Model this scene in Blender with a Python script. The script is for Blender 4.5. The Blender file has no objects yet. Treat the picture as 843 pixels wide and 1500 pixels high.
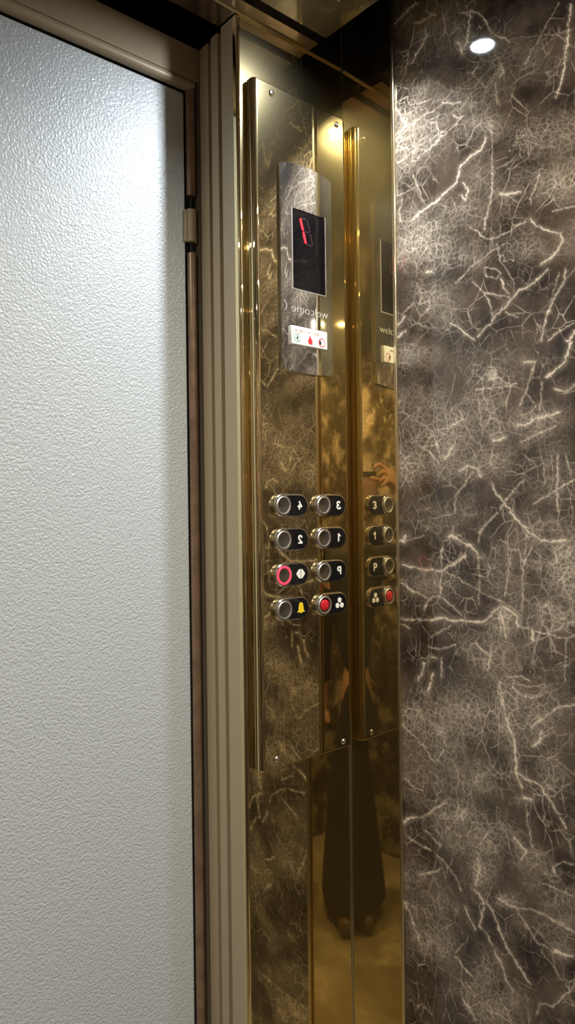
import bpy, bmesh, math, random
import numpy as np
from mathutils import Vector, Matrix

random.seed(7)
C = bpy.context.scene.collection
PI = math.pi

# ------------------------------------------------------------------ camera model
# world: X runs along the front wall (to the right), Y towards the front wall, Z up
F = 1060.0
CX, CY = 421.5, 750.0
PHI = math.radians(40.64)
SN, CS = math.sin(PHI), math.cos(PHI)
ROLL = 0.0122
CAMZ = 1.52
FWD = Vector((SN, CS, 0))
HR = Vector((CS, -SN, 0))


def ray(px, py):
    dx, dy = (px - CX) / F, (py - CY) / F
    r = dx - dy * ROLL
    d = dy + dx * ROLL
    return HR * r + FWD + Vector((0, 0, -d))


def on_y(px, py, y):
    v = ray(px, py)
    return v * (y / v.y) + Vector((0, 0, CAMZ))


# key planes
YP = 0.8955       # face of the operating panel
YC = 0.9155       # face of the gold column
XL = 0.6925       # left edge of the column / door reveal
XC = 0.927        # corner of column and strip
XS, YS = 0.9310, 0.8022   # free edge of the strip
XW = 0.9313        # marble wall
YD = 1.045        # landing door
ZC = CAMZ + 0.793  # ceiling
ZT = CAMZ + 0.97         # top of the slot above the ceiling
X0, Y0 = -0.66, -0.80     # left and back walls

# ------------------------------------------------------------------ helpers


def link(name, me, mat, parent=None, smooth=None, wn=False):
    o = bpy.data.objects.new(name, me)
    C.objects.link(o)
    mats = mat if isinstance(mat, (list, tuple)) else [mat]
    for m in mats:
        me.materials.append(m)
    if smooth is not None:
        for p in me.polygons:
            p.use_smooth = True
        me.set_sharp_from_angle(angle=math.radians(smooth))
    if wn:
        w = o.modifiers.new('wn', 'WEIGHTED_NORMAL')
        w.keep_sharp = True
    if parent is not None:
        o.parent = parent
    return o


def world_loc(o):
    v = Vector((0, 0, 0))
    while o is not None:
        v = v + o.location
        o = o.parent
    return v


def obj(name, bm, mat, parent=None, smooth=None, wn=False, origin=None):
    """bm is in world coordinates; the object's origin goes to `origin` (default: bbox base centre)"""
    if origin is None:
        xs = [v.co for v in bm.verts]
        lo = Vector([min(c[i] for c in xs) for i in range(3)])
        hi = Vector([max(c[i] for c in xs) for i in range(3)])
        origin = Vector(((lo.x + hi.x) / 2, (lo.y + hi.y) / 2, lo.z))
    bmesh.ops.translate(bm, verts=bm.verts, vec=-origin)
    me = bpy.data.meshes.new(name)
    bm.to_mesh(me)
    bm.free()
    o = link(name, me, mat, parent, smooth, wn)
    o.location = origin - (world_loc(parent) if parent else Vector((0, 0, 0)))
    return o


def tag(o, label, cat, group=None):
    o['label'] = label
    o['category'] = cat
    if group:
        o['group'] = group
    return o


def struct(o):
    o['kind'] = 'structure'
    return o


def empty(name, loc):
    o = bpy.data.objects.new(name, None)
    o.empty_display_size = 0.05
    C.objects.link(o)
    o.location = loc
    return o


def add_box(bm, x0, x1, y0, y1, z0, z1, bevel=0, seg=3):
    r = bmesh.ops.create_cube(bm, size=1)
    vs = r['verts']
    for v in vs:
        v.co = Vector((x0 + (v.co.x + .5) * (x1 - x0), y0 + (v.co.y + .5) * (y1 - y0), z0 + (v.co.z + .5) * (z1 - z0)))
    if bevel:
        es = set()
        for v in vs:
            es.update(v.link_edges)
        bmesh.ops.bevel(bm, geom=list(es), offset=bevel, segments=seg, profile=0.5, affect='EDGES')
    return bm


def box(*a, **k):
    return add_box(bmesh.new(), *a, **k)


def add_prism_z(bm, pts, z0, z1):
    """closed polygon pts (x,y) extruded along z"""
    a = [bm.verts.new((p[0], p[1], z0)) for p in pts]
    b = [bm.verts.new((p[0], p[1], z1)) for p in pts]
    n = len(pts)
    for i in range(n):
        j = (i + 1) % n
        bm.faces.new((a[i], a[j], b[j], b[i]))
    bm.faces.new(a[::-1])
    bm.faces.new(b)
    bmesh.ops.recalc_face_normals(bm, faces=bm.faces[:])
    return bm


def add_prism_y(bm, pts, y0, y1, mi=0):
    """closed polygon pts (x,z) extruded from y0 (front, nearer the room) to y1"""
    a = [bm.verts.new((p[0], y0, p[1])) for p in pts]
    b = [bm.verts.new((p[0], y1, p[1])) for p in pts]
    n = len(pts)
    fs = []
    for i in range(n):
        j = (i + 1) % n
        fs.append(bm.faces.new((a[i], a[j], b[j], b[i])))
    fs.append(bm.faces.new(a[::-1]))
    fs.append(bm.faces.new(b))
    for f in fs:
        f.material_index = mi
    bmesh.ops.recalc_face_normals(bm, faces=fs)
    return bm


def pill(cx, cz, w, h, n=16):
    r = h / 2
    pts = []
    for i in range(n + 1):
        a = -PI / 2 + PI * i / n
        pts.append((cx + (w / 2 - r) + r * math.cos(a), cz + r * math.sin(a)))
    for i in range(n + 1):
        a = PI / 2 + PI * i / n
        pts.append((cx - (w / 2 - r) + r * math.cos(a), cz + r * math.sin(a)))
    return pts


def circle(cx, cz, r, n=40):
    return [(cx + r * math.cos(2 * PI * i / n), cz + r * math.sin(2 * PI * i / n)) for i in range(n)]


def add_lathe_y(bm, cx, cz, prof, n=48, mi=0):
    """prof: list of (radius, y); revolved about the y axis through (cx, cz)"""
    rings = []
    for r, y in prof:
        if r < 1e-6:
            rings.append([bm.verts.new((cx, y, cz))])
        else:
            rings.append([bm.verts.new((cx + r * math.cos(2 * PI * i / n), y, cz + r * math.sin(2 * PI * i / n))) for i in range(n)])
    fs = []
    for a, b in zip(rings[:-1], rings[1:]):
        for i in range(n):
            j = (i + 1) % n
            if len(a) == 1:
                fs.append(bm.faces.new((a[0], b[i], b[j])))
            elif len(b) == 1:
                fs.append(bm.faces.new((a[i], a[j], b[0])))
            else:
                fs.append(bm.faces.new((a[i], a[j], b[j], b[i])))
    for f in fs:
        f.material_index = mi
    bmesh.ops.recalc_face_normals(bm, faces=fs)
    return bm


def add_lathe_z(bm, cx, cy, prof, n=40, mi=0):
    rings = []
    for r, z in prof:
        if r < 1e-6:
            rings.append([bm.verts.new((cx, cy, z))])
        else:
            rings.append([bm.verts.new((cx + r * math.cos(2 * PI * i / n), cy + r * math.sin(2 * PI * i / n), z)) for i in range(n)])
    fs = []
    for a, b in zip(rings[:-1], rings[1:]):
        for i in range(n):
            j = (i + 1) % n
            if len(a) == 1:
                fs.append(bm.faces.new((a[0], b[i], b[j])))
            elif len(b) == 1:
                fs.append(bm.faces.new((a[i], a[j], b[0])))
            else:
                fs.append(bm.faces.new((a[i], a[j], b[j], b[i])))
    for f in fs:
        f.material_index = mi
    bmesh.ops.recalc_face_normals(bm, faces=fs)
    return bm


def glyphs(text, height, wscale=1.0, bold=0.0, extrude=0.0004, mirror=True):
    """returns (verts, faces) of built-in font text centred on the origin in x,z"""
    cu = bpy.data.curves.new('t', 'FONT')
    cu.body = text
    cu.size = 1
    cu.offset = bold
    cu.extrude = 0.001
    o = bpy.data.objects.new('t', cu)
    C.objects.link(o)
    dg = bpy.context.evaluated_depsgraph_get()
    me = bpy.data.meshes.new_from_object(o.evaluated_get(dg))
    vs = np.array([v.co[:] for v in me.vertices])
    fs = [tuple(p.vertices) for p in me.polygons]
    bpy.data.objects.remove(o)
    bpy.data.meshes.remove(me)
    bpy.data.curves.remove(cu)
    lo, hi = vs.min(0), vs.max(0)
    k = height / (hi[1] - lo[1])
    out = []
    for v in vs:
        x = (v[0] - (lo[0] + hi[0]) / 2) * k * wscale
        z = (v[1] - (lo[1] + hi[1]) / 2) * k
        y = -extrude if v[2] > 0 else extrude
        out.append((-x if mirror else x, y, z))
    return out, fs


def add_glyphs(bm, g, cx, cy, cz, mi=0):
    vs = [bm.verts.new((v[0] + cx, v[1] + cy, v[2] + cz)) for v in g[0]]
    for f in g[1]:
        try:
            fc = bm.faces.new([vs[i] for i in f])
            fc.material_index = mi
        except ValueError:
            pass
    bmesh.ops.recalc_face_normals(bm, faces=bm.faces[:])
    return bm


# ------------------------------------------------------------------ materials
def new_mat(name):
    m = bpy.data.materials.new(name)
    m.use_nodes = True
    nt = m.node_tree
    nt.nodes.clear()
    out = nt.nodes.new('ShaderNodeOutputMaterial')
    return m, nt, out


def N(nt, kind, **kw):
    n = nt.nodes.new(kind)
    for k, v in kw.items():
        if hasattr(n, k) and k not in ('Scale',):
            try:
                setattr(n, k, v)
                continue
            except Exception:
                pass
        n.inputs[k].default_value = v
    return n


def pbr(name, col, rough=0.5, metal=0.0, coat=0.0, emit=None, estr=0.0, spec=0.5, bump=None, var=None, trans=0.0):
    m, nt, out = new_mat(name)
    p = nt.nodes.new('ShaderNodeBsdfPrincipled')
    p.inputs['Base Color'].default_value = (*col, 1)
    p.inputs['Roughness'].default_value = rough
    p.inputs['Metallic'].default_value = metal
    p.inputs['Coat Weight'].default_value = coat
    p.inputs['Coat Roughness'].default_value = 0.05
    p.inputs['Specular IOR Level'].default_value = spec
    p.inputs['Transmission Weight'].default_value = trans
    if emit:
        p.inputs['Emission Color'].default_value = (*emit, 1)
        p.inputs['Emission Strength'].default_value = estr
    if bump or var:
        tc = nt.nodes.new('ShaderNodeTexCoord')
    if bump:
        sc, st, dist = bump
        nz = nt.nodes.new('ShaderNodeTexNoise')
        nz.inputs['Scale'].default_value = sc
        nz.inputs['Detail'].default_value = 2
        nt.links.new(tc.outputs['Object'], nz.inputs['Vector'])
        b = nt.nodes.new('ShaderNodeBump')
        b.inputs['Strength'].default_value = st
        b.inputs['Distance'].default_value = dist
        nt.links.new(nz.outputs['Fac'], b.inputs['Height'])
        nt.links.new(b.outputs['Normal'], p.inputs['Normal'])
    if var:
        sc, c2 = var
        nz = nt.nodes.new('ShaderNodeTexNoise')
        nz.inputs['Scale'].default_value = sc
        nz.inputs['Detail'].default_value = 5
        nt.links.new(tc.outputs['Object'], nz.inputs['Vector'])
        r = nt.nodes.new('ShaderNodeValToRGB')
        r.color_ramp.elements[0].position = 0.4
        r.color_ramp.elements[0].color = (*col, 1)
        r.color_ramp.elements[1].position = 0.65
        r.color_ramp.elements[1].color = (*c2, 1)
        nt.links.new(nz.outputs['Fac'], r.inputs['Fac'])
        nt.links.new(r.outputs['Color'], p.inputs['Base Color'])
    nt.links.new(p.outputs['BSDF'], out.inputs['Surface'])
    return m


def polished(name, col, haze=0.10, haze_rough=0.32, rough=0.02, wave=(5.0, 0.02), stretch=(1, 1, 0.25)):
    """mirror-polished sheet metal with a faint brushed haze and slightly uneven sheet"""
    m, nt, out = new_mat(name)
    tc = nt.nodes.new('ShaderNodeTexCoord')
    mp = nt.nodes.new('ShaderNodeMapping')
    mp.inputs['Scale'].default_value = stretch
    nt.links.new(tc.outputs['Object'], mp.inputs['Vector'])
    nz = nt.nodes.new('ShaderNodeTexNoise')
    nz.inputs['Scale'].default_value = wave[0]
    nz.inputs['Detail'].default_value = 1
    nt.links.new(mp.outputs['Vector'], nz.inputs['Vector'])
    b = nt.nodes.new('ShaderNodeBump')
    b.inputs['Strength'].default_value = wave[1]
    b.inputs['Distance'].default_value = 0.1
    nt.links.new(nz.outputs['Fac'], b.inputs['Height'])
    g1 = nt.nodes.new('ShaderNodeBsdfAnisotropic')
    g1.inputs['Color'].default_value = (*col, 1)
    g1.inputs['Roughness'].default_value = rough
    g2 = nt.nodes.new('ShaderNodeBsdfAnisotropic')
    g2.inputs['Color'].default_value = (*col, 1)
    g2.inputs['Roughness'].default_value = haze_rough
    nt.links.new(b.outputs['Normal'], g1.inputs['Normal'])
    mx = nt.nodes.new('ShaderNodeMixShader')
    mx.inputs[0].default_value = haze
    nt.links.new(g1.outputs[0], mx.inputs[1])
    nt.links.new(g2.outputs[0], mx.inputs[2])
    nt.links.new(mx.outputs[0], out.inputs['Surface'])
    return m


def marble(name, base_dark, base_light, vein, attr=False, scale=1.0, rough=0.06, dens=0.0, vgain=1.15):
    m, nt, out = new_mat(name)
    L = nt.links.new

    def math_(op, a, b=None, c=None, clamp=False):
        n = nt.nodes.new('ShaderNodeMath')
        n.operation = op
        n.use_clamp = clamp
        for i, v in enumerate((a, b, c)):
            if v is None:
                continue
            if isinstance(v, (int, float)):
                n.inputs[i].default_value = v
            else:
                L(v, n.inputs[i])
        return n.outputs[0]

    tc = nt.nodes.new('ShaderNodeTexCoord')
    co = tc.outputs['Object']

    def noise(vec, sc, det=3, rgh=0.55, dist=0.0):
        n = nt.nodes.new('ShaderNodeTexNoise')
        n.inputs['Scale'].default_value = sc * scale
        n.inputs['Detail'].default_value = det
        n.inputs['Roughness'].default_value = rgh
        n.inputs['Distortion'].default_value = dist
        L(vec, n.inputs['Vector'])
        return n

    def mapping(vec, sc=(1, 1, 1), rot=(0, 0, 0), loc=(0, 0, 0)):
        n = nt.nodes.new('ShaderNodeMapping')
        n.inputs['Scale'].default_value = sc
        n.inputs['Rotation'].default_value = rot
        n.inputs['Location'].default_value = loc
        L(vec, n.inputs['Vector'])
        return n.outputs[0]

    def warp(vec, sc, amt):
        n = noise(vec, sc, 2)
        s = nt.nodes.new('ShaderNodeVectorMath')
        s.operation = 'SUBTRACT'
        L(n.outputs['Color'], s.inputs[0])
        s.inputs[1].default_value = (.5, .5, .5)
        k = nt.nodes.new('ShaderNodeVectorMath')
        k.operation = 'SCALE'
        L(s.outputs[0], k.inputs[0])
        k.inputs['Scale'].default_value = amt / scale
        a = nt.nodes.new('ShaderNodeVectorMath')
        a.operation = 'ADD'
        L(vec, a.inputs[0])
        L(k.outputs[0], a.inputs[1])
        return a.outputs[0]

    def ridge(vec, sc, w, det=2):
        n = noise(vec, sc, det)
        d = math_('ABSOLUTE', math_('SUBTRACT', n.outputs['Fac'], 0.5))
        return math_('SUBTRACT', 1.0, math_('DIVIDE', d, w), clamp=True)

    def cells(vec, sc, w):
        v = nt.nodes.new('ShaderNodeTexVoronoi')
        v.feature = 'DISTANCE_TO_EDGE'
        v.inputs['Scale'].default_value = sc * scale
        L(vec, v.inputs['Vector'])
        return math_('SUBTRACT', 1.0, math_('DIVIDE', v.outputs['Distance'], w), clamp=True)

    def sstep(x, a, b):
        n = nt.nodes.new('ShaderNodeMapRange')
        n.interpolation_type = 'SMOOTHSTEP'
        L(x, n.inputs['Value'])
        n.inputs['From Min'].default_value = a
        n.inputs['From Max'].default_value = b
        return n.outputs[0]

    w1 = warp(co, 7, 0.045)
    w2 = warp(w1, 45, 0.0060)
    w3 = warp(w2, 150, 0.0022)
    diag = mapping(w3, sc=(1, 1.0, .40), rot=(0.55, 0, 0))
    diag2 = mapping(w3, sc=(1, .42, 1.0), rot=(-0.35, 0, 0))

    cloud = sstep(noise(w1, 7.0, 4).outputs['Fac'], 0.48, 0.66)
    if attr:
        an = nt.nodes.new('ShaderNodeAttribute')
        an.attribute_name = 'cloud'
        inw = nt.nodes.new('ShaderNodeAttribute')
        inw.attribute_name = 'mapped'
        cloud = math_('ADD', math_('MULTIPLY', cloud, math_('SUBTRACT', 1.0, math_('MULTIPLY', inw.outputs['Fac'], 0.70))), an.outputs['Fac'], clamp=True)
    cloud = math_('ADD', cloud, dens, clamp=True)

    def patch(sc, a, b, loc):
        return sstep(noise(mapping(co, loc=loc), sc, 3).outputs['Fac'], a, b)

    # angular network of veins, dense and light inside the cloudy patches, sparse elsewhere
    c1 = math_('MULTIPLY', cells(w3, 22, 0.022), patch(15, .45, .66, (3, 1, 2)))
    c2 = math_('MULTIPLY', cells(w3, 52, 0.065), math_('ADD', math_('MULTIPLY', cloud, .95), math_('MULTIPLY', patch(20, .52, .72, (7, 5, 1)), .40)))
    c3 = math_('MULTIPLY', cells(w3, 125, 0.15), math_('ADD', math_('MULTIPLY', cloud, .95), math_('MULTIPLY', patch(26, .54, .74, (1, 8, 4)), .25)))
    c4 = math_('MULTIPLY', cells(diag, 46, 0.040), patch(12, .50, .68, (2, 9, 6)))
    c5 = math_('MULTIPLY', cells(diag2, 38, 0.036), patch(13, .52, .70, (8, 3, 5)))
    c6 = math_('MULTIPLY', ridge(w3, 16, 0.008, 3), patch(15, .48, .68, (4, 4, 9)))
    tot = math_('ADD', math_('MULTIPLY', c1, .42), math_('MULTIPLY', c2, .40))
    tot = math_('ADD', tot, math_('MULTIPLY', c3, .36))
    tot = math_('ADD', tot, math_('MULTIPLY', c4, .34))
    tot = math_('ADD', tot, math_('MULTIPLY', c5, .30))
    tot = math_('ADD', tot, math_('MULTIPLY', c6, .36))
    if not attr:
        bold = ridge(warp(co, 5, 0.14), 3.2, 0.008, 4)
        bold = math_('MULTIPLY', bold, patch(9, .45, .62, (0, 0, 0)))
        tot = math_('ADD', tot, math_('MULTIPLY', bold, 0.6))
    haze = math_('MULTIPLY', cloud, math_('MULTIPLY', noise(w3, 70, 5, 0.72).outputs['Fac'], 0.50))
    tot = math_('ADD', tot, haze)
    # slightly broken line strength
    tot = math_('MULTIPLY', tot, math_('ADD', .45, math_('MULTIPLY', noise(co, 55, 4).outputs['Fac'], 1.1)))
    tot = math_('MULTIPLY', tot, vgain)
    if attr:
        va = nt.nodes.new('ShaderNodeAttribute')
        va.attribute_name = 'vein'
        br = math_('ADD', 0.38, math_('MULTIPLY', noise(co, 200, 4).outputs['Fac'], 1.15))
        tot = math_('ADD', tot, math_('MULTIPLY', va.outputs['Fac'], br))
    tot = math_('MINIMUM', tot, 1.0)

    bs = nt.nodes.new('ShaderNodeMix')
    bs.data_type = 'RGBA'
    L(sstep(noise(w1, 15, 6, 0.62).outputs['Fac'], .34, .68), bs.inputs[0])
    bs.inputs[6].default_value = (*base_dark, 1)
    bs.inputs[7].default_value = (*base_light, 1)
    mx = nt.nodes.new('ShaderNodeMix')
    mx.data_type = 'RGBA'
    L(tot, mx.inputs[0])
    L(bs.outputs[2], mx.inputs[6])
    mx.inputs[7].default_value = (*vein, 1)
    p = nt.nodes.new('ShaderNodeBsdfPrincipled')
    L(mx.outputs[2], p.inputs['Base Color'])
    p.inputs['Roughness'].default_value = rough
    p.inputs['Specular IOR Level'].default_value = 0.45
    L(p.outputs['BSDF'], out.inputs['Surface'])
    return m


M = {}
M['gold'] = polished('polished_gold', (0.70, 0.585, 0.33), haze=0.13, haze_rough=0.27)
M['gold_panel'] = polished('polished_gold_panel', (0.70, 0.585, 0.335), haze=0.05, wave=(6, 0.006))
M['chrome'] = polished('polished_chrome', (0.80, 0.80, 0.80), haze=0.06, wave=(18, 0.006))
M['trim'] = polished('satin_edge_trim', (0.78, 0.68, 0.48), haze=0.45, haze_rough=0.3, rough=0.1)
M['steel'] = pbr('satin_steel', (0.70, 0.69, 0.67), 0.22, 1.0)
M['etch'] = pbr('etched_lettering', (0.84, 0.83, 0.80), 0.45, 0.7)
M['ring'] = pbr('brushed_ring_steel', (0.74, 0.73, 0.70), 0.38, 1.0)
M['rim'] = pbr('button_rim_steel', (0.80, 0.79, 0.76), 0.14, 1.0)
M['cap'] = pbr('dark_chrome_cap', (0.33, 0.32, 0.31), 0.28, 1.0, bump=(160, 0.10, 0.001))
M['black'] = pbr('gloss_black', (0.008, 0.008, 0.009), 0.06)
M['screen'] = pbr('dark_screen_glass', (0.004, 0.003, 0.004), 0.04, spec=0.25)
M['white'] = pbr('legend_white', (0.85, 0.84, 0.80), 0.4)
M['yellow'] = pbr('legend_yellow', (0.85, 0.62, 0.02), 0.4)
M['red_cap'] = pbr('red_cap', (0.55, 0.02, 0.03), 0.25)
M['red_ring'] = pbr('lit_red_ring', (0.8, 0.05, 0.08), 0.3, emit=(1.0, 0.05, 0.11), estr=1.1)
M['led'] = pbr('lit_red_led', (0.8, 0.02, 0.02), 0.3, emit=(1.0, 0.010, 0.025), estr=3.2)
M['led_off'] = pbr('unlit_led', (0.014, 0.007, 0.010), 0.3)
M['notice'] = pbr('notice_white', (0.80, 0.84, 0.82), 0.25)
M['notice_red'] = pbr('notice_red', (0.62, 0.03, 0.04), 0.4)
M['notice_rust'] = pbr('notice_rust', (0.45, 0.12, 0.07), 0.4)
M['notice_green'] = pbr('notice_green', (0.12, 0.30, 0.20), 0.4)
M['notice_dark'] = pbr('notice_dark', (0.03, 0.03, 0.03), 0.4)
M['clear'] = pbr('clear_plastic_edge', (0.72, 0.70, 0.62), 0.12, coat=0.5)
M['door'] = pbr('door_paint', (0.475, 0.515, 0.535), 0.30, coat=0.0, spec=0.5, bump=(270, 1.0, 0.0017))
M['frame'] = pbr('frame_paint', (0.30, 0.235, 0.15), 0.42, bump=(260, 0.12, 0.001))
M['stop'] = pbr('stop_paint', (0.13, 0.105, 0.08), 0.5)
M['jamb'] = pbr('jamb_paint', (0.46, 0.375, 0.24), 0.38, bump=(380, 0.16, 0.0008))
M['bead'] = pbr('brown_bead', (0.30, 0.20, 0.13), 0.30, metal=0.35, var=(40, (0.22, 0.14, 0.09)))
M['knuckle'] = pbr('hinge_paint', (0.36, 0.30, 0.19), 0.5, bump=(300, 0.3, 0.001))
M['dark'] = pbr('shaft_dark', (0.012, 0.012, 0.013), 0.7)
M['navy'] = pbr('slot_dark', (0.014, 0.018, 0.030), 0.45)
M['ceil'] = polished('ceiling_sheet', (0.30, 0.28, 0.255), haze=0.2, haze_rough=0.3, rough=0.07)
M['ceil_border'] = polished('ceiling_border', (0.36, 0.29, 0.22), haze=0.4, haze_rough=0.3, rough=0.08)
M['lens'] = pbr('lamp_lens', (0.9, 0.9, 0.9), 0.3, emit=(0.86, 0.93, 1.0), estr=40)
M['lens_warm'] = pbr('lamp_lens_warm', (0.9, 0.9, 0.9), 0.3, emit=(1.0, 0.84, 0.58), estr=30)
M['marble'] = marble('brown_marble', (0.026, 0.0185, 0.0140), (0.098, 0.071, 0.051), (0.74, 0.63, 0.50), attr=True)
M['marble_plain'] = marble('brown_marble_plain', (0.026, 0.0185, 0.0140), (0.098, 0.071, 0.051), (0.74, 0.63, 0.50))
M['floor'] = marble('beige_marble', (0.24, 0.19, 0.12), (0.32, 0.26, 0.17), (0.66, 0.58, 0.43), scale=0.5, rough=0.12, vgain=.8)
M['skin'] = pbr('skin', (0.62, 0.36, 0.24), 0.5)
M['cloth'] = pbr('dark_cloth', (0.018, 0.017, 0.016), 0.9, bump=(300, .3, .002))
M['cloth2'] = pbr('dark_trousers', (0.016, 0.015, 0.018), 0.9, bump=(300, .3, .002))
M['shoe'] = pbr('brown_leather', (0.10, 0.055, 0.03), 0.4)
M['hair'] = pbr('dark_hair', (0.02, 0.015, 0.012), 0.6)
M['phone'] = pbr('phone_copper', (0.55, 0.33, 0.29), 0.3, metal=0.4)
M['lips'] = pbr('lips', (0.45, 0.18, 0.14), 0.5)

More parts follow.
